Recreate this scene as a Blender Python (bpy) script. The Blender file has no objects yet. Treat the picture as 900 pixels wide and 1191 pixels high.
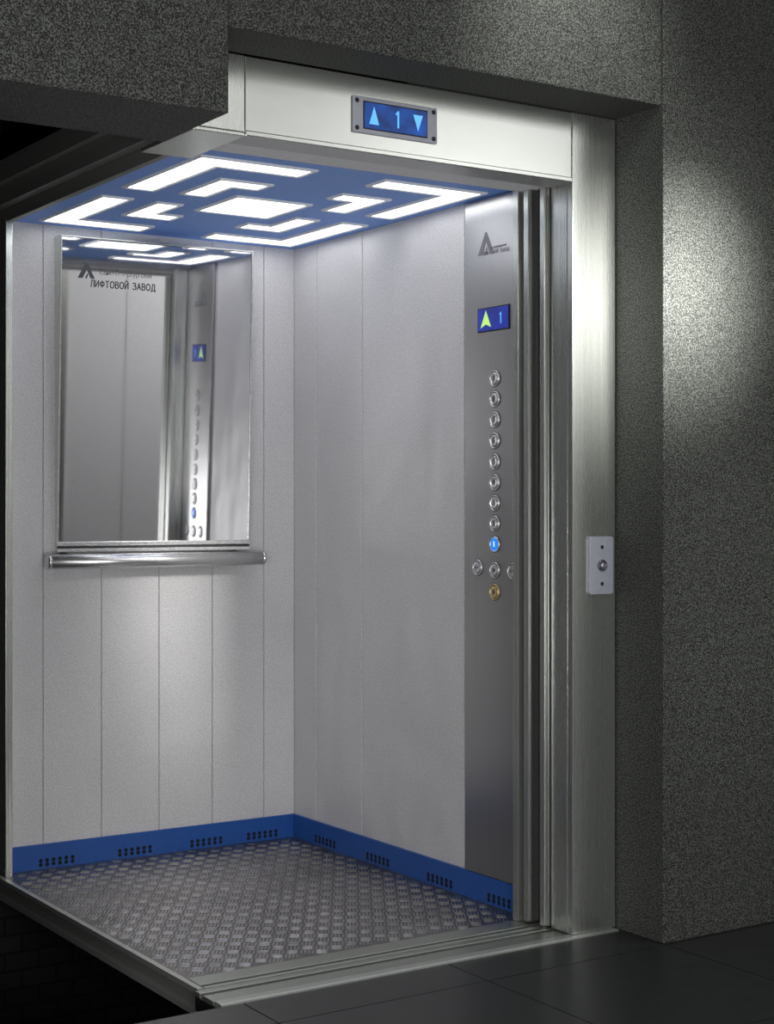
import bpy, math, random
from mathutils import Vector, Matrix
random.seed(4)
S=bpy.context.scene
COL=S.collection
# ------------------------------------------------------------------ camera calibration
F=1865.0; HZ=588.0; ZC=1.2106; TH=math.radians(33.2)
DX,DY=math.sin(TH),math.cos(TH); RX,RY=math.cos(TH),-math.sin(TH)
def ray(u):
    k=(u-450)/F
    return k*RX+DX, k*RY+DY
def onY(u,y0):
    a,b=ray(u); return y0/b*a
def onX(u,x0):
    a,b=ray(u); return x0/a*b
def zY(u,v,y0):
    a,b=ray(u); return ZC-(v-HZ)*(y0/b)/F
def zX(u,v,x0):
    a,b=ray(u); return ZC-(v-HZ)*(x0/a)/F
cam=bpy.data.cameras.new("camera"); co=bpy.data.objects.new("camera",cam); COL.objects.link(co)
co.location=(0,0,ZC); co.rotation_euler=(math.pi/2,0,-TH)
cam.sensor_width=36; cam.lens=F/1191*36; cam.shift_y=-(595.5-HZ)/1191; cam.clip_start=0.05
S.camera=co
S.view_settings.view_transform='Standard'
# ------------------------------------------------------------------ materials
def lin(c):
    return tuple(((x/255)/12.92 if x/255<=0.04045 else ((x/255+0.055)/1.055)**2.4) for x in c)+(1,)
def newmat(n):
    m=bpy.data.materials.new(n); m.use_nodes=True
    return m,m.node_tree,m.node_tree.nodes["Principled BSDF"]
def noise_nodes(nt,scale3,scale,detail=4):
    tc=nt.nodes.new("ShaderNodeTexCoord"); mp=nt.nodes.new("ShaderNodeMapping"); nz=nt.nodes.new("ShaderNodeTexNoise")
    mp.inputs["Scale"].default_value=scale3; nz.inputs["Scale"].default_value=scale; nz.inputs["Detail"].default_value=detail
    nt.links.new(tc.outputs["Object"],mp.inputs["Vector"]); nt.links.new(mp.outputs[0],nz.inputs["Vector"])
    return nz
def ramp(nt,src,p0,c0,p1,c1):
    r=nt.nodes.new("ShaderNodeValToRGB"); e=r.color_ramp.elements
    e[0].position=p0;e[0].color=c0;e[1].position=p1;e[1].color=c1
    nt.links.new(src,r.inputs[0]); return r
def bump(nt,b,src,st,dist,prev=None):
    bp=nt.nodes.new("ShaderNodeBump"); bp.inputs["Strength"].default_value=st; bp.inputs["Distance"].default_value=dist
    nt.links.new(src,bp.inputs["Height"]); nt.links.new(bp.outputs[0],b.inputs["Normal"])
    if prev: nt.links.new(prev.outputs[0],bp.inputs["Normal"])
    return bp
def mult(nt,out,scale,lo):
    n2=noise_nodes(nt,(1,1,1),scale,4); r2=ramp(nt,n2.outputs["Fac"],0.35,(lo,)*3+(1,),0.65,(1,1,1,1))
    mx=nt.nodes.new("ShaderNodeMix"); mx.data_type='RGBA'; mx.blend_type='MULTIPLY'; mx.inputs[0].default_value=1
    nt.links.new(out,mx.inputs[6]); nt.links.new(r2.outputs[0],mx.inputs[7]); return mx.outputs[2]
def steel(n,col,rough,axis,bs=0.012,contrast=0.035,metal=0.88,worn=0):
    m,nt,b=newmat(n); b.inputs["Metallic"].default_value=metal
    sc={'x':(1.5,900,900),'z':(900,900,1.5),'y':(900,1.5,900),'n':(200,200,200)}[axis]
    nz=noise_nodes(nt,sc,1.0,2)
    c=lin(col); lo=tuple(x*(1-contrast) for x in c[:3])+(1,); hi=tuple(min(1,x*(1+contrast)) for x in c[:3])+(1,)
    r=ramp(nt,nz.outputs["Fac"],0.3,lo,0.7,hi); out=r.outputs[0]
    if worn: out=mult(nt,out,9,1-worn)
    nt.links.new(out,b.inputs["Base Color"])
    r2=ramp(nt,nz.outputs["Fac"],0.3,(rough*.95,)*3+(1,),0.7,(rough*1.05,)*3+(1,)); nt.links.new(r2.outputs[0],b.inputs["Roughness"])
    bump(nt,b,nz.outputs["Fac"],bs,0.0002)
    return m
def plain(n,col,rough=0.5,metal=0,spec=0.5,nscale=60,var=0.06):
    m,nt,b=newmat(n); b.inputs["Metallic"].default_value=metal; b.inputs["Roughness"].default_value=rough
    b.inputs["Specular IOR Level"].default_value=spec
    nz=noise_nodes(nt,(1,1,1),nscale,3); c=lin(col)
    r=ramp(nt,nz.outputs["Fac"],0.3,tuple(x*(1-var) for x in c[:3])+(1,),0.7,tuple(min(1,x*(1+var)) for x in c[:3])+(1,))
    nt.links.new(r.outputs[0],b.inputs["Base Color"]); return m
def emis(n,col,st,base=None,lo=.93,sc=30):
    m,nt,b=newmat(n); c=lin(col)
    b.inputs["Base Color"].default_value=lin(base) if base else c
    nz=noise_nodes(nt,(1,1,1),sc,2)
    r=ramp(nt,nz.outputs["Fac"],0.3,tuple(x*lo for x in c[:3])+(1,),0.7,c)
    nt.links.new(r.outputs[0],b.inputs["Emission Color"]); b.inputs["Emission Strength"].default_value=st
    b.inputs["Roughness"].default_value=0.35; return m
def speck(n,lo,hi,scale,p0,p1,rough,bs,dist,metal=0,big=0.0,spec=0.5,wavy=False):
    m,nt,b=newmat(n); b.inputs["Roughness"].default_value=rough; b.inputs["Metallic"].default_value=metal
    b.inputs["Specular IOR Level"].default_value=spec
    nz=noise_nodes(nt,(1,1,1),scale,2)
    r=ramp(nt,nz.outputs["Fac"],p0,lin(lo),p1,lin(hi)); out=r.outputs[0]
    if big: out=mult(nt,out,2.2,1-big)
    nt.links.new(out,b.inputs["Base Color"])
    prev=None
    if wavy:
        n3=noise_nodes(nt,(1,1,.7),4.5,1); prev=bump(nt,b,n3.outputs["Fac"],0.6,0.03)
    bump(nt,b,nz.outputs["Fac"],bs,dist,prev); return m

M_STONE=speck("stone_plaster",(10,11,10),(106,109,103),270,0.42,0.70,0.65,0.8,0.002,big=0.15,spec=0.35)
M_WALL=speck("cabin_skinplate",(182,180,182),(220,218,219),260,0.35,0.7,0.36,0.5,0.001,spec=0.6,wavy=True)
M_BLUE=plain("blue_enamel",(124,170,255),0.5)
M_BLUEB=plain("blue_baseboard_enamel",(34,80,154),0.35)
M_HOLE=plain("dark_hole",(6,8,16),0.9)
M_BLACK=plain("black_recess",(8,8,8),0.8)
M_STX=steel("brushed_steel_horizontal",(212,215,209),0.26,'x',metal=.95,bs=.02,contrast=.05)
M_STZ=steel("brushed_steel_vertical",(214,217,211),0.27,'z',metal=.93,bs=.02,contrast=.05)
M_PANEL=steel("brushed_steel_panel",(178,177,178),0.30,'z',metal=.95,contrast=.05,bs=.012)
M_SILL=steel("sill_aluminium",(172,176,168),0.34,'x',metal=0.85)
M_LIP=steel("side_lip_steel",(190,193,188),0.36,'y',metal=0.7)
M_DARKST=steel("dark_steel",(74,76,76),0.4,'y')
M_MIDST=steel("header_inner_steel",(190,190,190),0.4,'x',metal=.5)
M_PALE=plain("pale_header_enamel",(226,226,228),0.5)
M_SIDEST=steel("side_steel",(140,142,138),0.4,'y',metal=0.55)
M_DOORST=steel("door_edge_steel",(196,198,194),0.27,'z',metal=0.85)
M_LEAFST=steel("door_leaf_steel",(136,137,135),0.30,'z',metal=0.85)
M_CHROME=steel("polished_steel",(208,207,207),0.27,'x',metal=.85)
M_PLATE=steel("tread_plate_steel",(128,125,124),0.32,'n',0.05,0.1,metal=0.85,worn=.3)
M_LUG=steel("tread_lug_steel",(172,169,168),0.24,'n',0.03,0.06,metal=0.92,worn=.25)
M_LENS=emis("light_diffuser",(240,242,246),4.2)
M_BEZEL=plain("light_bezel_white",(226,229,236),0.4)
m,nt,b=newmat("mirror_glass"); b.inputs["Metallic"].default_value=1; b.inputs["Base Color"].default_value=(.68,.68,.69,1)
nz=noise_nodes(nt,(1,1,1),2,2); r=ramp(nt,nz.outputs["Fac"],0.3,(.02,)*3+(1,),0.7,(.045,)*3+(1,)); nt.links.new(r.outputs[0],b.inputs["Roughness"]); M_MIRROR=m
M_TILE=plain("dark_floor_tile",(34,36,36),0.32,nscale=25,var=0.25)
M_GROUT=plain("dark_grout",(10,10,10),0.9)
M_HALLW=plain("grey_hall_plaster",(150,150,150),0.8)
M_HDOOR=plain("pale_grey_door_enamel",(158,158,159),0.6)
M_CEILH=plain("hall_ceiling_paint",(60,60,60),0.9)
m,nt,b=newmat("shaft_brick"); tc=nt.nodes.new("ShaderNodeTexCoord"); mp=nt.nodes.new("ShaderNodeMapping"); mp.inputs["Rotation"].default_value=(math.pi/2,0,0)
br=nt.nodes.new("ShaderNodeTexBrick"); br.inputs["Scale"].default_value=4; br.inputs["Color1"].default_value=lin((40,39,38)); br.inputs["Color2"].default_value=lin((30,29,29)); br.inputs["Mortar"].default_value=lin((10,10,10))
nt.links.new(tc.outputs["Object"],mp.inputs[0]); nt.links.new(mp.outputs[0],br.inputs["Vector"]); nt.links.new(br.outputs["Color"],b.inputs["Base Color"]); b.inputs["Roughness"].default_value=0.9; M_SHAFT=m
M_INK=plain("grey_ink",(60,60,66),0.6)
M_INK2=plain("soft_grey_ink",(112,112,118),0.5)
M_DSP=emis("display_blue",(30,55,190),0.7,(5,15,60),0.45,25)
M_DSP2=emis("display_cyan_blue",(14,95,200),0.65,(5,15,60),0.2,22)
M_CYAN=emis("indicator_light_blue",(90,170,235),0.8)
M_GREEN=emis("indicator_green",(175,220,110),0.8)
M_BTN=steel("button_steel",(208,208,209),0.3,'n',0.03,0.03,metal=0.75)
M_BTND=plain("button_dark_groove",(34,34,38),0.5,0.3)
M_BTNL=emis("button_lit_blue",(20,110,210),1.0)
M_BRASS=steel("button_brass",(215,192,140),0.35,'n',0.03,0.03,metal=0.7)
M_WHITEP=plain("pale_grey_plastic",(154,156,166),0.4)
M_RING=steel("dull_ring_steel",(110,110,116),0.35,'n',metal=.7)
# ------------------------------------------------------------------ mesh helpers
ORG={}
class MB:
    def __init__(s): s.v=[];s.f=[];s.m=[];s.sm=[]
    def add(s,vs,fs,mi=0,smooth=False):
        o=len(s.v); s.v+= [Vector(p) for p in vs]
        for f in fs: s.f.append([i+o for i in f]); s.m.append(mi); s.sm.append(smooth)
    def box(s,x0,x1,y0,y1,z0,z1,mi=0):
        vs=[(x0,y0,z0),(x1,y0,z0),(x1,y1,z0),(x0,y1,z0),(x0,y0,z1),(x1,y0,z1),(x1,y1,z1),(x0,y1,z1)]
        s.add(vs,[(0,3,2,1),(4,5,6,7),(0,1,5,4),(1,2,6,5),(2,3,7,6),(3,0,4,7)],mi); return s
    def prism(s,poly,ext,mi=0):
        n=len(poly); e=Vector(ext); P=[Vector(p) for p in poly]
        nr=Vector((0,0,0))
        for i in range(n): nr+=P[i].cross(P[(i+1)%n])
        if nr.dot(e)>0: P=P[::-1]
        vs=P+[p+e for p in P]
        fs=[list(range(n)),list(range(2*n-1,n-1,-1))]
        for i in range(n):
            j=(i+1)%n; fs.append([i,i+n,j+n,j])
        s.add(vs,fs,mi); return s
    def lathe(s,c,axis,prof,seg=32,mi=0,smooth=True):
        a=Vector(axis).normalized(); t=Vector((0,0,1)) if abs(a.z)<.9 else Vector((1,0,0))
        u=a.cross(t).normalized(); w=a.cross(u).normalized(); c=Vector(c)
        vs=[];fs=[]
        for r,h in prof:
            for i in range(seg):
                an=2*math.pi*i/seg; vs.append(c+a*h+(u*math.cos(an)+w*math.sin(an))*r)
        for k in range(len(prof)-1):
            for i in range(seg):
                j=(i+1)%seg; fs.append((k*seg+i,k*seg+j,(k+1)*seg+j,(k+1)*seg+i))
        s.add(vs,fs,mi,smooth)
        n=len(prof); s.add([vs[i] for i in range(seg)],[list(range(seg))[::-1]],mi)
        s.add([vs[(n-1)*seg+i] for i in range(seg)],[list(range(seg))],mi); return s
    def build(s,name,mats,parent=None,bevel=0,label=None,category=None,struct=False,group=None,origin=None):
        me=bpy.data.meshes.new(name)
        lo=Vector((min(p.x for p in s.v),min(p.y for p in s.v),min(p.z for p in s.v))); hi=Vector((max(p.x for p in s.v),max(p.y for p in s.v),max(p.z for p in s.v)))
        o=Vector(origin) if origin else Vector(((lo.x+hi.x)/2,(lo.y+hi.y)/2,lo.z))
        me.from_pydata([tuple(p-o) for p in s.v],[],s.f)
        if not isinstance(mats,(list,tuple)): mats=[mats]
        for mm in mats: me.materials.append(mm)
        for p,mi,sm in zip(me.polygons,s.m,s.sm): p.material_index=mi; p.use_smooth=sm
        me.update()
        ob=bpy.data.objects.new(name,me); COL.objects.link(ob)
        finish(ob,o,parent,label,category,struct,group)
        if bevel:
            md=ob.modifiers.new("bevel","BEVEL"); md.width=bevel; md.segments=2; md.limit_method='ANGLE'; md.angle_limit=math.radians(40)
        return ob
def finish(ob,o,parent,label,category,struct,group):
    ORG[ob.name]=Vector(o)
    if parent is not None:
        ob.parent=parent; ob.location=Vector(o)-ORG[parent.name]
    else: ob.location=o
    if label: ob["label"]=label
    if category: ob["category"]=category
    if struct: ob["kind"]="structure"
    if group: ob["group"]=group
def empty(name,o,label,category,group=None):
    e=bpy.data.objects.new(name,None); COL.objects.link(e); e.empty_display_size=0.05
    finish(e,Vector(o),None,label,category,False,group); return e
def text(name,body,o,right,up,size,mat,parent,align='CENTER',ext=0.0004,label=None,shear=0,width=None,bold=0):
    cu=bpy.data.curves.new(name,'FONT'); cu.body=body; cu.size=size; cu.align_x=align; cu.align_y='CENTER'; cu.extrude=ext; cu.shear=shear; cu.offset=bold
    t=bpy.data.objects.new(name+"_tmp",cu); COL.objects.link(t)
    dg=bpy.context.evaluated_depsgraph_get(); me=bpy.data.meshes.new_from_object(t.evaluated_get(dg))
    COL.objects.unlink(t); bpy.data.objects.remove(t)
    R=Vector(right).normalized(); U=Vector(up).normalized(); N=R.cross(U)
    if width:
        w=max(v.co.x for v in me.vertices)-min(v.co.x for v in me.vertices); sx=width/w
    else: sx=1
    for v in me.vertices: v.co=R*v.co.x*sx+U*v.co.y+N*v.co.z
    me.materials.clear(); me.materials.append(mat)
    for p in me.polygons: p.material_index=0
    ob=bpy.data.objects.new(name,me); COL.objects.link(ob); finish(ob,Vector(o),parent,label,None,False,None); return ob
def ell(cx,cy,rx,ry,n=18): return [(cx+rx*math.cos(2*math.pi*i/n),cy+ry*math.sin(2*math.pi*i/n)) for i in range(n+1)]
GL={'Л':(.62,[[(0,0),(.1,.08),(.2,1),(.62,1),(.62,0)]]),'И':(.62,[[(0,1),(0,0),(.62,1),(.62,0)]]),
 'Й':(.62,[[(0,1),(0,0),(.62,1),(.62,0)],[(.17,1.25),(.31,1.14),(.45,1.25)]]),
 'Ф':(.84,[[(.42,0),(.42,1)],ell(.42,.52,.40,.30)]),'Т':(.62,[[(0,1),(.62,1)],[(.31,0),(.31,1)]]),
 'О':(.74,[ell(.37,.5,.37,.5)]),'В':(.58,[[(0,0),(0,1),(.36,1),(.5,.88),(.5,.66),(.36,.54),(0,.54)],[(.36,.54),(.57,.4),(.57,.14),(.42,0),(0,0)]]),
 'З':(.58,[[(0,.88),(.15,1),(.4,1),(.53,.86),(.53,.66),(.38,.54),(.18,.54)],[(.38,.54),(.58,.4),(.58,.14),(.42,0),(.14,0),(0,.12)]]),
 'А':(.68,[[(0,0),(.34,1),(.68,0)],[(.14,.34),(.54,.34)]]),'Д':(.74,[[(0,-.18),(0,0),(.74,0),(.74,-.18)],[(.1,0),(.22,1),(.62,1),(.62,0)]]),' ':(.4,[])}
def lettering(name,body,o,R,U,h,width,mat,parent,sw=.13,t=.0002):
    R=Vector(R).normalized();U=Vector(U).normalized();N_=R.cross(U);o=Vector(o)
    tot=sum(GL[c][0]+.28 for c in body)-.28; sx=width/tot
    mb=MB(); x=-tot/2
    for c in body:
        w,st=GL[c]
        for pl in st:
            for i in range(len(pl)-1):
                a=Vector(((x+pl[i][0])*sx,(pl[i][1]-.5)*h)); b=Vector(((x+pl[i+1][0])*sx,(pl[i+1][1]-.5)*h))
                d=(b-a).normalized()*sw*h/2; n=Vector((-d.y,d.x)); a=a-d*.7; b=b+d*.7
                mb.prism([o+R*p.x+U*p.y for p in (a-n,b-n,b+n,a+n)],N_*t)
        x+=w+.28
    return mb.build(name,mat,parent=parent)

# key dimensions
XL=1.851; XR=2.935; YB=5.107; YF=3.71; ZT=2.15
PY=3.48; PX0=1.861; PX1=2.897; PX2=3.056; HB=2.117; SZ=2.315
SY=3.29; SX0=1.718; SX1=3.060
# ------------------------------------------------------------------ cabin walls
g=0.0014
b_=MB(); b_.box(XL-0.0,XR+0.03,YB+0.006,YB+0.03,0,ZT)
xs=[XL]+[onY(u,YB) for u in (50,118,185,247,307)]+[XR]
for i in range(len(xs)-1): b_.box(xs[i]+g,xs[i+1]-(g if i<len(xs)-2 else 0),YB,YB+0.006,0,ZT)
b_.build("wall_back",M_WALL,bevel=0.0015,label="pale grey textured metal cabin wall panels with mirror",struct=True)
b_=MB(); b_.box(XR+0.006,XR+0.03,YF,YB,0,ZT)
ys=[YB]+[onX(u,XR) for u in (368,421,540)]+[YF]
for i in range(len(ys)-1): b_.box(XR,XR+0.006,ys[i+1]+g*1.8,ys[i]-(g*1.8 if i else 0),0,ZT)
b_.build("wall_right",M_WALL,bevel=0.0015,label="pale grey textured metal cabin side wall panels",struct=True)
MB().box(1.826,XL-0.001,5.065,YB+0.03,-0.02,ZT).build("trim_1",M_STZ,bevel=0.002,label="thin bright steel corner post of the open cabin side",struct=True)
# baseboards with vent holes
def hexpoly(c,ra,rb,r):
    return [Vector(c)+Vector(ra)*r*math.cos(i*math.pi/4+.39)+Vector(rb)*r*math.sin(i*math.pi/4+.39) for i in range(8)]
BT=0.010
b_=MB(); b_.box(XL,XR-BT,YB-BT,YB,0,0.082)
for uc in (66,157,240,305):
    xc=onY(uc,YB-BT)
    for rr in range(2):
        for i in range(6):
            b_.prism(hexpoly((xc+(i-2.5)*0.0225,YB-BT-0.0004,0.014+rr*0.0140),(1,0,0),(0,0,1),0.0070),(0,0.002,0),1)
b_.build("baseboard_back",[M_BLUEB,M_HOLE],label="blue enamelled cabin skirting with ventilation holes",struct=True)
b_=MB(); b_.box(XR-BT,XR,YF,YB,0,0.082)
for uc in (378,439,511,583):
    yc=onX(uc,XR-BT)
    for rr in range(2):
        for i in range(6):
            b_.prism(hexpoly((XR-BT-0.0004,yc+(i-2.5)*0.0250,0.014+rr*0.0140),(0,1,0),(0,0,1),0.0078),(0.002,0,0),1)
b_.build("baseboard_right",[M_BLUEB,M_HOLE],label="blue enamelled cabin skirting with ventilation holes",struct=True)
# ------------------------------------------------------------------ floor: tread plate
FX0=1.808
b_=MB(); b_.box(FX0,XR+0.02,YF,YB+0.03,-0.006,0,0); b_.box(FX0+0.01,XR,YF,YB+0.02,-0.062,-0.006,1)
b_.box(FX0-0.010,FX0+0.006,YF-0.10,YB+0.03,-0.012,0.002,2); b_.box(FX0-0.002,FX0+0.01,YF-0.10,YB+0.03,-0.050,-0.012,4); b_.box(FX0-0.014,FX0+0.006,YF-0.10,YB+0.03,-0.066,-0.050,2)
cell=0.040; ca,sa=math.cos(math.radians(58)),math.sin(math.radians(58))
N=36; cx0,cy0=(FX0+XR)/2,(YF+YB)/2
for i in range(-N,N+1):
    for j in range(-N,N+1):
        px=(i*ca-j*sa)*cell+cx0; py=(i*sa+j*ca)*cell+cy0
        if not(FX0+0.025<px<XR-0.028 and YF+0.018<py<YB-0.028): continue
        o=(i+j)%2
        ax=Vector((ca,sa,0)) if o else Vector((-sa,ca,0)); bx=Vector((-ax.y,ax.x,0))
        for q in range(4):
            c=Vector((px,py,0))+bx*(q-1.5)*0.0104
            L=0.0220; W=0.0030; h=random.uniform(.0014,.0020)
            vs=[c-ax*L,c-ax*L*.5-bx*W,c+ax*L*.5-bx*W,c+ax*L,c+ax*L*.5+bx*W,c-ax*L*.5+bx*W,c-ax*L*.55+Vector((0,0,h)),c+ax*L*.55+Vector((0,0,h))]
            b_.add(vs,[(0,1,6),(1,2,7,6),(2,3,7),(3,4,7),(4,5,6,7),(5,0,6)],3,True)
b_.build("floor",[M_PLATE,M_DARKST,M_LIP,M_LUG,M_SIDEST],label="worn steel tread plate cabin floor",struct=True)
# ------------------------------------------------------------------ ceiling & lights
MB().box(XL,XR+0.03,YF+0.03,YB+0.03,ZT,ZT+0.02).build("ceiling",M_BLUE,label="glossy blue cabin ceiling panel",struct=True)
cxm,cym=2.41,4.452
def ellx(x0,y0,sx,sy,lx,ly,w):
    return [(x0,y0),(x0+sx*lx,y0),(x0+sx*lx,y0+sy*w),(x0+sx*w,y0+sy*w),(x0+sx*w,y0+sy*ly),(x0,y0+sy*ly)]
def inset(poly,d):
    n=len(poly); A=sum(poly[i][0]*poly[(i+1)%n][1]-poly[(i+1)%n][0]*poly[i][1] for i in range(n)); s=1 if A>0 else -1
    out=[]
    for i in range(n):
        p0,p1,p2=[Vector(poly[(i+k)%n]) for k in (-1,0,1)]
        d1=(p1-p0).normalized(); d2=(p2-p1).normalized(); n1=Vector((-d1.y,d1.x))*s; n2=Vector((-d2.y,d2.x))*s
        out.append(tuple(p1+(n1+n2)*d))
    return out
shapes=[]
for sx in (-1,1):
    for sy in (-1,1):
        shapes.append(("outer",ellx(cxm+sx*0.480,cym+sy*0.592,-sx,-sy,0.370,0.520,0.110)))
        shapes.append(("inner",ellx(cxm+sx*0.296,cym+sy*0.348,-sx,-sy,0.180,0.270,0.096)))
shapes.append(("square",[(cxm-.135,cym-.145),(cxm+.135,cym-.145),(cxm+.135,cym+.145),(cxm-.135,cym+.145)]))
for kind,pl in shapes:
    lab={"outer":"large L-shaped white light panel in the blue ceiling","inner":"small L-shaped white light panel in the blue ceiling","square":"square white light panel at the middle of the ceiling"}[kind]
    b_=MB(); ins=inset(pl,0.017); n=len(pl)
    zA,zB=ZT,ZT-0.006
    vs=[(p[0],p[1],zA) for p in pl]+[(p[0],p[1],zB) for p in inset(pl,0.004)]+[(p[0],p[1],zB) for p in inset(pl,0.010)]+[(p[0],p[1],zA-0.001) for p in ins]
    fs=[]
    for k in range(3):
        for i in range(n):
            j=(i+1)%n; fs.append((k*n+i,k*n+j,(k+1)*n+j,(k+1)*n+i))
    b_.add(vs,fs,0)
    o=b_.build("ceiling_light",M_BEZEL,label=lab,category="ceiling light",group="light panels in the cabin ceiling")
    q=MB(); q.prism([(p[0],p[1],ZT-0.001) for p in ins],(0,0,-0.003)); q.build("diffuser",M_LENS,parent=o,label="glowing white diffuser")
# roof edge over open side
b_=MB(); b_.box(1.828,XL-0.001,3.78,YB+0.03,ZT-0.012,ZT+0.05); b_.box(1.79,1.826,3.74,YB+0.05,ZT+0.03,ZT+0.10); b_.box(1.765,1.789,3.72,YB+0.06,ZT+0.09,ZT+0.16)
b_.build("trim_2",M_SIDEST,bevel=0.002,label="stepped dark steel roof edge over the open cabin side",struct=True)
# ------------------------------------------------------------------ mirror
th=math.radians(3.4); TILT=math.tan(math.radians(2.1))
P0=Vector((onY(66,5.092),5.092,0)); T=Vector((math.cos(th),-math.sin(th),0)); NN=Vector((-math.sin(th),-math.cos(th),0)); UP=Vector((0,0,1))
MW=0.703; MZ0,MZ1=1.088,2.110
def mp_(s,z,n=0): return P0+T*s+NN*(n+max(0,(z-MZ0))*TILT)+UP*z
def tbox(mb,s0,s1,z0,z1,n0,n1,mi=0):
    vs=[mp_(s,z,n) for z in (z0,z1) for (s,n) in ((s0,n1),(s1,n1),(s1,n0),(s0,n0))]
    mb.add(vs,[(0,3,2,1),(4,5,6,7),(0,1,5,4),(1,2,6,5),(2,3,7,6),(3,0,4,7)],mi)
root=empty("wall_mirror",(P0.x+.35,5.09,MZ0-0.03),"large rectangular mirror with slim steel frame above the handrail","mirror")
b_=MB()
vs=[]
for z in (MZ0-0.03,MZ1):
    a=mp_(0,z,0); c=mp_(MW,z,0); vs+=[a,c,Vector((c.x,YB-0.0005,z)),Vector((a.x,YB-0.0005,z))]
b_.add(vs,[(0,3,2,1),(4,5,6,7),(0,1,5,4),(1,2,6,5),(2,3,7,6),(3,0,4,7)],0)
b_.build("back_box",M_STX,parent=root)
b_=MB(); tbox(b_,0.006,MW-0.006,MZ0,MZ1-0.006,0.0005,0.004); b_.build("mirror_glass",M_MIRROR,parent=root,label="silvered mirror glass")
b_=MB(); tbox(b_,0,0.005,MZ0,MZ1,0.0005,0.007); tbox(b_,MW-0.005,MW,MZ0,MZ1,0.0005,0.007); tbox(b_,0.005,MW-0.005,MZ1-0.005,MZ1,0.0005,0.007)
b_.build("frame",M_DOORST,parent=root,bevel=0.001)
b_=MB(); tbox(b_,-0.002,MW+0.002,MZ0-0.014,MZ0,0.0005,0.016,0); tbox(b_,0.0,MW,MZ0-0.022,MZ0-0.014,0.0005,0.010,1); tbox(b_,-0.002,MW+0.002,MZ0-0.034,MZ0-0.022,0.0005,0.018,0); b_.build("lower_rail",[M_CHROME,M_DARKST],parent=root,bevel=0.002,label="grooved polished steel lower rail")
def logo(o,R,U,size,mat,parent,t=0.0005):
    R=Vector(R);U=Vector(U);N_=R.cross(U); o=Vector(o)
    polys=[[(-.5,-.45),(-.18,-.45),(.12,.15),(.02,.5)],[(.02,.5),(.12,.5),(.62,-.45),(.34,-.45),(.12,.02)],[(-.02,-.45),(.1,-.45),(.18,-.22),(.12,-.12)]]
    mb=MB()
    for p in polys: mb.prism([o+R*x*size+U*y*size for x,y in p],N_*t)
    mb.build("logo_emblem",mat,parent=parent,label="dark grey pointed A-shaped emblem")
def sOf(u):
    a_,b2=ray(u); r_=a_/b2; return (r_*P0.y-P0.x)/(T.x-r_*T.y)
def zM(u,v):
    s=sOf(u); p=P0+T*s; p=p+NN*max(0,0.9)*TILT; a_,b2=ray(u); return ZC-(v-HZ)*(p.y/b2)/F
UPM=(UP+NN*TILT).normalized()
logo(mp_(sOf(95),zM(95,315),0.00405),T,UPM,0.054,M_INK,root,0.0002)
text("maker_text","Санкт-Петербургский",mp_(sOf(142),zM(142,319),0.0042),T,UPM,0.024,M_INK,root,width=0.185,ext=.0001)
lettering("maker_name","ЛИФТОВОЙ ЗАВОД",mp_(sOf(139),zM(139,332),0.0042),T,UPM,0.0215,0.230,M_INK,root,sw=.16)
# ------------------------------------------------------------------ handrail
yr=YB-0.075
hx0=onY(54,yr); hx1=onY(307,yr); hz=(zY(56,656,yr)+zY(306,647,yr))/2
root=empty("handrail",((hx0+hx1)/2,YB,hz-0.02),"round brushed steel handrail on the wall below the mirror","handrail")
rr=0.0245
MB().lathe((hx0,yr,hz),(1,0,0),[(0.004,0),(rr*.8,0.0005),(rr,0.003),(rr,0.010),(rr*.93,0.011),(rr*.93,0.013),(rr,0.014),(rr,hx1-hx0-.014),(rr*.93,hx1-hx0-.013),(rr*.93,hx1-hx0-.011),(rr,hx1-hx0-.010),(rr,hx1-hx0-.003),(rr*.8,hx1-hx0-.0005),(0.004,hx1-hx0)],40).build("rail_bar",M_CHROME,parent=root)
for x in (hx0+0.085,hx1-0.085):
    q=MB(); q.lathe((x,YB-0.0005,hz+0.012),(0,-1,0),[(0.022,0),(0.022,0.004),(0.009,0.008),(0.009,0.062)],24); q.build("bracket",M_STX,parent=root)
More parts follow.
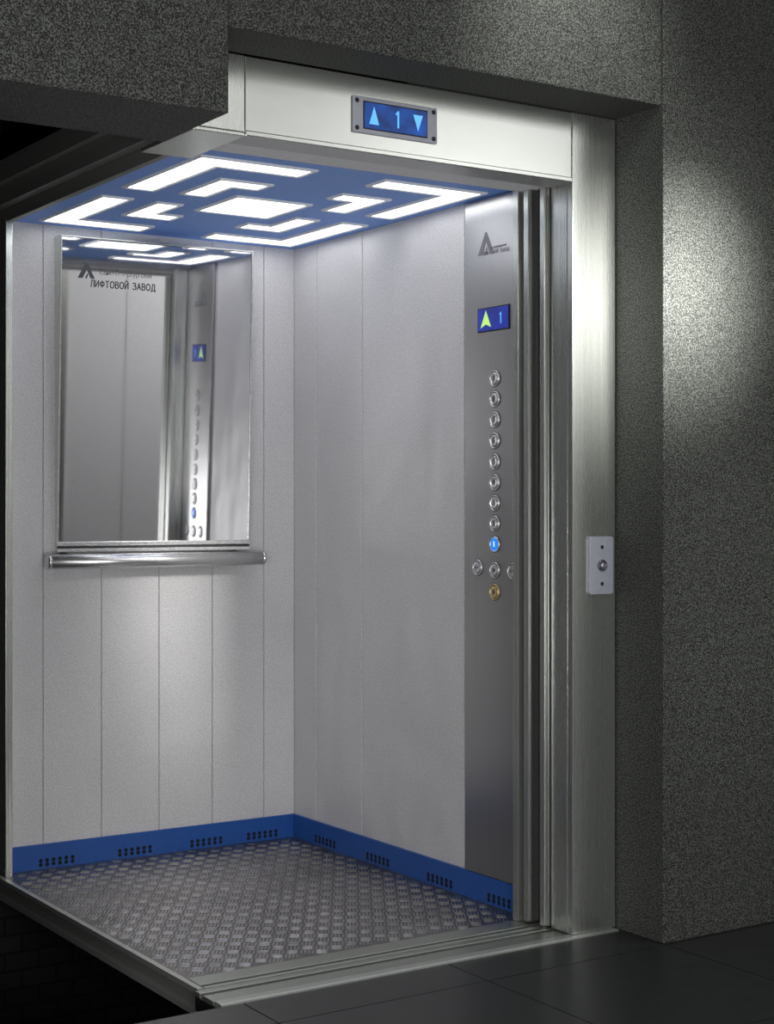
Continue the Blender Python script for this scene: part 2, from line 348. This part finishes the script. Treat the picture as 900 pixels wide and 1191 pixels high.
# ------------------------------------------------------------------ control panel
XP=2.924
cy0_,cy1_=3.716,onX(540,XP)-0.002
root=empty("control_panel",(XR,(cy0_+cy1_)/2,0.084),"tall brushed steel car control panel with round buttons","control panel")
MB().box(XP,XR-0.0005,cy0_,cy1_,0.084,2.146).build("panel_plate",M_PANEL,parent=root,bevel=0.0015)
RV=(0,-1,0)
bc=3.873
M_WHITEL=emis("digit_white_glow",(225,242,255),1.2)
def button(y,v,sym,kind="steel",u=576):
    z=ZC-(v-HZ)*0.002596
    mats={"steel":M_BTN,"lit":M_BTN,"brass":M_BRASS}[kind]
    q=MB(); q.lathe((XP+0.0005,y,z),(-1,0,0),[(0.0262,0),(0.0262,0.0012)],32,1); q.lathe((XP+0.0005,y,z),(-1,0,0),[(0.0245,0),(0.0245,0.003),(0.0232,0.005),(0.0212,0.005),(0.0202,0.002)],32,0); q.lathe((XP,y,z),(-1,0,0),[(0.0205,0),(0.0205,0.0016)],32,1)
    o=q.build("button",[mats,M_BTND],parent=root,label={"steel":"round steel push button","lit":"round push button glowing blue","brass":"round brass-coloured push button"}[kind])
    if kind=="lit":
        q=MB(); q.lathe((XP-0.0014,y,z),(-1,0,0),[(0.0200,0),(0.0200,0.0012),(0.0172,0.0012)],32,0); q.build("glow_ring",M_CYAN,parent=o)
    q=MB(); q.lathe((XP-0.0014,y,z),(-1,0,0),[(0.0178,0),(0.0178,0.0022),(0.0168,0.0034),(0.012,0.0026),(0.006,0.0022),(0.001,0.0021)],32,0,True)
    cap=q.build("button_cap",{"steel":M_BTN,"lit":M_BTNL,"brass":M_BRASS}[kind],parent=o)
    o_=(XP-0.0044,y,z)
    if sym in "123456789":
        text("button_symbol",sym,o_,RV,UP,0.024,M_WHITEL if kind=="lit" else M_RING,o,ext=.0006)
    else:
        q=MB()
        def tri(c,d,s=0.0045):
            q.prism([(o_[0],o_[1]-(c+d*s),o_[2]),(o_[0],o_[1]-(c-d*s*.3),o_[2]+s),(o_[0],o_[1]-(c-d*s*.3),o_[2]-s)],(-0.0005,0,0))
        if sym=="open": tri(-0.004,-1); tri(0.004,1)
        elif sym=="close": tri(-0.005,1); tri(0.005,-1)
        elif sym=="fan":
            q.lathe(o_,(-1,0,0),[(0.006,0),(0.006,0.0005)],16)
        else:
            q.prism([(o_[0],o_[1]-x,o_[2]+z_) for x,z_ in ((-.007,-.004),(.007,-.004),(.005,-.001),(.0045,.004),(0,.0075),(-.0045,.004),(-.005,-.001))],(-0.0005,0,0)); q.lathe((o_[0],o_[1],o_[2]-.006),(-1,0,0),[(.002,0),(.002,.0005)],10)
        q.build("button_symbol",M_RING,parent=o)
for i,v in enumerate((440,464,488,512.5,537,561,585,609)): button(bc,v,str(9-i))
button(bc,633,"1","lit")
button(bc+0.087,661,"open"); button(bc,663,"fan"); button(bc-0.087,663,"close"); button(bc,688.5,"bell","brass")
# display
dz=ZC-(370.5-HZ)*0.002596
yd0=onX(592,XP); yd1=onX(557,XP); dyc=(yd0+yd1)/2
q=MB(); q.box(XP-0.003,XP-0.0003,yd0-0.004,yd1+0.004,dz-0.037,dz+0.037); disp=q.build("display_frame",M_BTND,parent=root,bevel=0.001)
q=MB(); q.box(XP-0.004,XP-0.003,yd0,yd1,dz-0.033,dz+0.033); q.build("display_screen",M_DSP,parent=disp,label="glowing blue floor display")
def pol(name,c,R,pts,mat,parent,N_):
    R=Vector(R); q=MB(); q.prism([Vector(c)+R*x+UP*z for x,z in pts],Vector(N_)*0.0006); return q.build(name,mat,parent=parent)
ONE=[(-.0025,-.5),(.0025,-.5),(.0025,.5),(-.001,.5),(-.009,.30),(-.007,.24),(-.0025,.33)]
pol("display_arrow",(XP-0.004,dyc+0.035,dz-0.002),RV,[(-.026,-.022),(0,.030),(.026,-.022),(0,-.012)],M_GREEN,disp,(-1,0,0))
pol("display_digit",(XP-0.004,dyc-0.040,dz),RV,[(x*.8,z*.034) for x,z in ONE],M_CYAN,disp,(-1,0,0))
zl=zX(567,284,XP)
logo((XP-0.0001,onX(564,XP),zl+0.002),RV,UP,0.072,M_INK2,root)
text("maker_text","Санкт-Петербургский",(XP-0.0006,onX(579,XP),zX(577,287,XP)),RV,UP,0.010,M_INK2,root,width=0.085,ext=.0002)
lettering("maker_name","ЛИФТОВОЙ ЗАВОД",(XP-0.0003,onX(577,XP),zX(576,292.5,XP)),RV,UP,0.011,0.130,M_INK2,root,sw=.14)
# ------------------------------------------------------------------ car front return + doors stacked
b_=MB(); b_.box(2.865,2.99,3.684,3.7095,0.004,ZT+0.1); b_.box(2.905,2.99,3.676,3.6835,0.004,ZT+0.1,1)
b_.build("trim_3",[M_DOORST,M_BLACK],bevel=0.0015,label="slim steel car entrance post",struct=True)
def door(x0,y0,y1,name,lab):
    r=empty(name,(3.2,(y0+y1)/2,0.008),lab,"elevator door")
    q=MB(); q.box(x0+0.006,3.45,y0,y1,0.01,2.16); q.build("door_leaf",M_LEAFST,parent=r,bevel=0.002)
    q=MB(); q.box(x0,x0+0.006,y0+0.006,y1-0.003,0.01,2.16); q.build("edge_strip",M_DOORST,parent=r,bevel=0.0015,label="bright steel edge strip")
door(2.872,3.640,3.671,"elevator_door","open steel car door leaf stacked beside the entrance post")
door(2.912,3.608,3.634,"elevator_door","slower steel car door leaf tucked behind the first")
door(2.880,3.576,3.606,"elevator_door","open steel landing door leaf stacked behind the jamb")
# ------------------------------------------------------------------ portal
b_=MB()
b_.box(PX0,PX1-0.0008,PY,PY+0.025,HB+0.012,SZ-0.001); b_.box(PX0,PX1-0.0008,PY-0.004,PY+0.004,HB,HB+0.014); b_.box(PX0,PX1-0.0008,PY+0.004,PY+0.095,HB,HB+0.011,1)
b_.build("trim_4",[M_STX,M_MIDST],bevel=0.0025,label="brushed stainless steel door portal header",struct=True)
b_=MB(); b_.box(PX1,PX2,PY-0.002,PY+0.02,0.006,SZ-0.001); b_.box(PX1,PX1+0.02,PY+0.02,PY+0.092,0.006,SZ-0.001,1)
b_.build("trim_5",[M_STZ,M_DOORST],bevel=0.0025,label="wide brushed stainless steel door jamb",struct=True)
b_=MB(); b_.box(SX0+0.002,PX0-0.001,PY-0.002,PY+0.30,HB-0.002,HB+0.008); b_.box(SX0+0.002,PX0-0.001,PY-0.002,PY+0.02,HB+0.008,SZ-0.001)
b_.build("trim_6",M_STZ,bevel=0.002,label="cut steel jamb stub at the header end",struct=True)
b_=MB(); b_.box(1.875,XR+0.02,3.684,YF+0.028,2.134,2.24); b_.box(1.875,2.9,3.577,3.683,2.122,2.24,0)
b_.build("trim_7",M_PALE,bevel=0.002,label="pale enamelled car door header",struct=True)
# sills
def sill(name,x0,x1,y0,y1,zb,ribs,lab):
    q=MB(); q.box(x0,x1,y0,y1,zb,-0.010,1)
    for a_,b2,h,mi in ribs: q.box(x0,x1,a_,b2,-0.010,h,mi)
    q.build(name,[M_SILL,M_DARKST,M_LIP],bevel=0.001,label=lab,struct=True)
sill("trim_8",1.816,2.93,3.608,3.706,-0.05,[(3.608,3.622,0.003,0),(3.638,3.706,0.003,0)],"grooved aluminium car door sill")
sill("trim_9",1.785,3.05,3.462,3.600,-0.045,[(3.462,3.494,0.005,2),(3.500,3.556,0.002,0),(3.574,3.600,0.003,0)],"grooved aluminium landing door sill")
MB().box(1.785,3.05,3.457,3.4615,-0.03,0.004).build("trim_10",M_LIP,label="bright metal front lip of the landing sill",struct=True)
# header display
yd=PY
hx0=onY(409,yd);hx1=onY(507,yd); hzc=zY(457,139.5,yd)
hh=0.047
root=empty("floor_indicator",((hx0+hx1)/2,yd,hzc-hh),"steel plate floor indicator with glowing blue window on the header","floor indicator")
MB().box(hx0,hx1,yd-0.006,yd-0.0005,hzc-hh,hzc+hh).build("indicator_plate",M_WHITEP,parent=root,bevel=0.002)
wx0=onY(422,yd);wx1=onY(494,yd)
q=MB(); q.box(wx0-0.003,wx1+0.003,yd-0.0075,yd-0.006,hzc-0.036,hzc+0.036); fr=q.build("window_frame",M_BTND,parent=root)
q=MB(); q.box(wx0,wx1,yd-0.0085,yd-0.0075,hzc-0.033,hzc+0.033); q.build("display_screen",M_DSP2,parent=root,label="glowing blue display window")
wv=(1,0,0); fy=yd-0.0085
pol("up_arrow",(onY(433,yd),fy,hzc),wv,[(-.015,-.022),(0,.024),(.015,-.022)],M_CYAN,root,(0,-1,0))
pol("display_digit",(onY(461,yd),fy,hzc),wv,[(x,z*.044) for x,z in ONE],M_CYAN,root,(0,-1,0))
pol("down_arrow",(onY(484,yd),fy,hzc),wv,[(-.015,.020),(.015,.020),(0,-.022)],M_CYAN,root,(0,-1,0))
for sx in (hx0+0.012,hx1-0.012):
    for sz in (hzc-hh+0.012,hzc+hh-0.012):
        q=MB(); q.lathe((sx,yd-0.006,sz),(0,-1,0),[(0.006,0),(0.006,0.0012),(0.004,0.0025),(0.0008,0.0028)],16); q.build("screw",M_BTND,parent=root)
# call station
yc=PY-0.002
px0=onY(684,yc);px1=onY(711,yc); pz1=zY(697,624,yc);pz0=zY(697,691,yc); pc=(px0+px1)/2;pzc=(pz0+pz1)/2
root=empty("call_station",(pc,yc,pz0),"pale grey landing call plate with one round button","call button")
q=MB()
def rrect(x0,x1,z0,z1,r,y,n=5):
    out=[]
    for cx,cz,a0 in ((x1-r,z1-r,0),(x0+r,z1-r,90),(x0+r,z0+r,180),(x1-r,z0+r,270)):
        for i in range(n+1):
            a=math.radians(a0+90*i/n); out.append((cx+r*math.cos(a),y,cz+r*math.sin(a)))
    return out
q.prism(rrect(px0,px1,pz0,pz1,0.008,yc-0.0003),(0,-0.009,0)); q.build("cover_plate",M_WHITEP,parent=root,bevel=0.0015)
q=MB(); q.lathe((pc,yc-0.0092,pzc),(0,-1,0),[(0.0165,0),(0.0165,0.003),(0.015,0.005),(0.012,0.005),(0.011,0.003)],32,0); q.lathe((pc,yc-0.009,pzc),(0,-1,0),[(0.0112,0),(0.0112,0.003)],32,1); rg=q.build("call_button",[M_RING,M_BTND],parent=root,label="round steel call button")
q=MB(); q.lathe((pc,yc-0.0115,pzc),(0,-1,0),[(0.007,0),(0.007,0.004),(0.005,0.005),(0.0008,0.0052)],24); q.build("button_cap",M_BTN,parent=rg)
for dzz in (-0.052,0.052):
    q=MB(); q.lathe((pc,yc-0.0092,pzc+dzz),(0,-1,0),[(0.0055,0),(0.0055,0.001),(0.004,0.0018),(0.0008,0.002)],16); q.build("screw",M_BTND,parent=root)
# ------------------------------------------------------------------ stone front wall
ZH=3.9
b_=MB(); b_.box(1.10,SX0,SY,SY+0.35,2.114,ZH); b_.box(SX0,SX1,SY,SY+0.185,SZ,ZH); b_.box(-3,1.10,SY,SY+0.2,0,ZH)
b_.build("wall_front",M_STONE,bevel=0.004,label="dark speckled plaster wall above the elevator portal",struct=True)
b_=MB(); b_.box(SX1,9,SY-0.006,SY+0.2,0,ZH); b_.build("wall_front",M_STONE,bevel=0.004,label="dark speckled plaster wall beside the elevator portal",struct=True)
# hall floor
b_=MB(); b_.box(-3,9,-1.25,3.456,-0.12,-0.004,1)
X=3.062-0.61*10
while X<9:
    Yy=3.277+0.605
    while Yy>-1.2:
        x0,x1=max(X+.002,-3),min(X+.61-.002,9); y1=min(Yy-.002,3.456); y0=max(Yy-.605+.002,-1.25)
        if x1>x0 and y1>y0: b_.box(x0,x1,y0,y1,-0.004,0,0)
        Yy-=0.605
    X+=0.61
b_.build("floor",[M_TILE,M_GROUT],label="dark grey square floor tiles of the landing",struct=True)
# hall opposite wall with panelling, ceiling, shaft
b_=MB(); b_.box(-3,9,-1.4,-1.25,0,ZH)
b_.build("wall_hall",M_HALLW,label="grey wall across the landing",struct=True)
b_=MB(); b_.box(3.72,4.62,-1.25,-1.235,0,2.80,0); b_.box(3.60,3.72,-1.25,-1.20,0,2.92,1); b_.box(4.62,4.74,-1.25,-1.20,0,2.92,1); b_.box(3.72,4.62,-1.25,-1.20,2.80,2.92,1); b_.box(4.168,4.172,-1.235,-1.233,0,2.80,2)  # unseen door put in so the mirror has pale leaves to reflect
b_.build("door_1",[M_HDOOR,M_STZ,M_BLACK],bevel=0.003,label="tall closed pale grey door added across the landing for the mirror to reflect",struct=True)
MB().box(-3,9,-1.4,SY-0.006,ZH,ZH+0.1).build("ceiling",M_CEILH,label="dark painted landing ceiling",struct=True)
b_=MB(); b_.box(1.0,3.6,5.35,5.5,-1.4,ZH+.3); b_.build("wall_shaft",M_SHAFT,label="dark brick rear wall of the lift shaft",struct=True)
b_=MB(); b_.box(0.98,1.10,SY+0.36,5.34,-1.4,ZH+.3); b_.build("wall_shaft",M_SHAFT,label="dark brick side wall of the lift shaft",struct=True)
MB().box(1.10,3.6,3.50,5.34,-1.5,-1.4).build("floor",M_SHAFT,label="dark lift shaft pit floor",struct=True)
# ------------------------------------------------------------------ lights
def light(kind,name,loc,tgt,power,size=None,sy=None,spot=60,blend=1,col=(1,1,1)):
    l=bpy.data.lights.new(name,kind); l.energy=power; l.color=col
    if kind=='AREA':
        l.shape='RECTANGLE'; l.size=size; l.size_y=sy or size
    elif kind=='SPOT': l.spot_size=math.radians(spot); l.spot_blend=blend; l.shadow_soft_size=size or 0.05
    o=bpy.data.objects.new(name,l); COL.objects.link(o); o.location=loc
    d=Vector(tgt)-Vector(loc); o.rotation_euler=d.to_track_quat('-Z','Y').to_euler(); return o
light('SPOT','wall_washer_lamp',(3.20,2.35,2.20),(3.12,3.29,1.80),560,0.20,spot=30,blend=1,col=(1,1,.96))
light('SPOT','wall_washer_lamp',(3.22,2.10,2.60),(3.20,3.29,1.80),60,0.22,spot=45,blend=1,col=(1,1,.96))
light('SPOT','portal_lamp',(2.75,2.60,2.98),(2.75,3.40,2.40),60,0.12,spot=55,blend=1,col=(1,1,.96))
light('SPOT','wall_washer_lamp',(3.9,1.9,2.2),(3.25,3.29,0.85),40,0.2,spot=28,blend=1,col=(1,1,.96))
light('SPOT','floor_glint_spot',(2.41,4.62,2.12),(2.27,4.76,0),60,0.05,spot=18,blend=1)  # spot added under the ceiling to make the floor highlight, no fixture
light('AREA','hall_fill',(4.4,1.0,3.7),(4.2,-1.25,0.8),80,1.2,0.4)  # added light, brightens the opposite wall and door seen in the mirror
light('AREA','hall_fill',(6.1,-0.2,3.7),(6.1,-1.25,2.2),165,1.3,0.3)  # added to brighten the wall that the steel header reflects
light('AREA','hall_fill',(2.2,1.6,3.0),(2.4,3.4,0.6),7,0.8,0.4)
light('AREA','cabin_fill',(-0.9,0.5,1.5),(2.5,4.4,1.0),48,1.4,1.4)  # large soft light added on the camera side to brighten the cabin
light('AREA','cabin_fill',(0.9,0.6,0.7),(2.4,4.5,2.1),42,0.8,0.8)  # low fill added, aimed up to lift the blue ceiling
w=bpy.data.worlds.new("World"); S.world=w; w.use_nodes=True; w.node_tree.nodes["Background"].inputs[0].default_value=(.02,.021,.022,1); w.node_tree.nodes["Background"].inputs[1].default_value=0.5
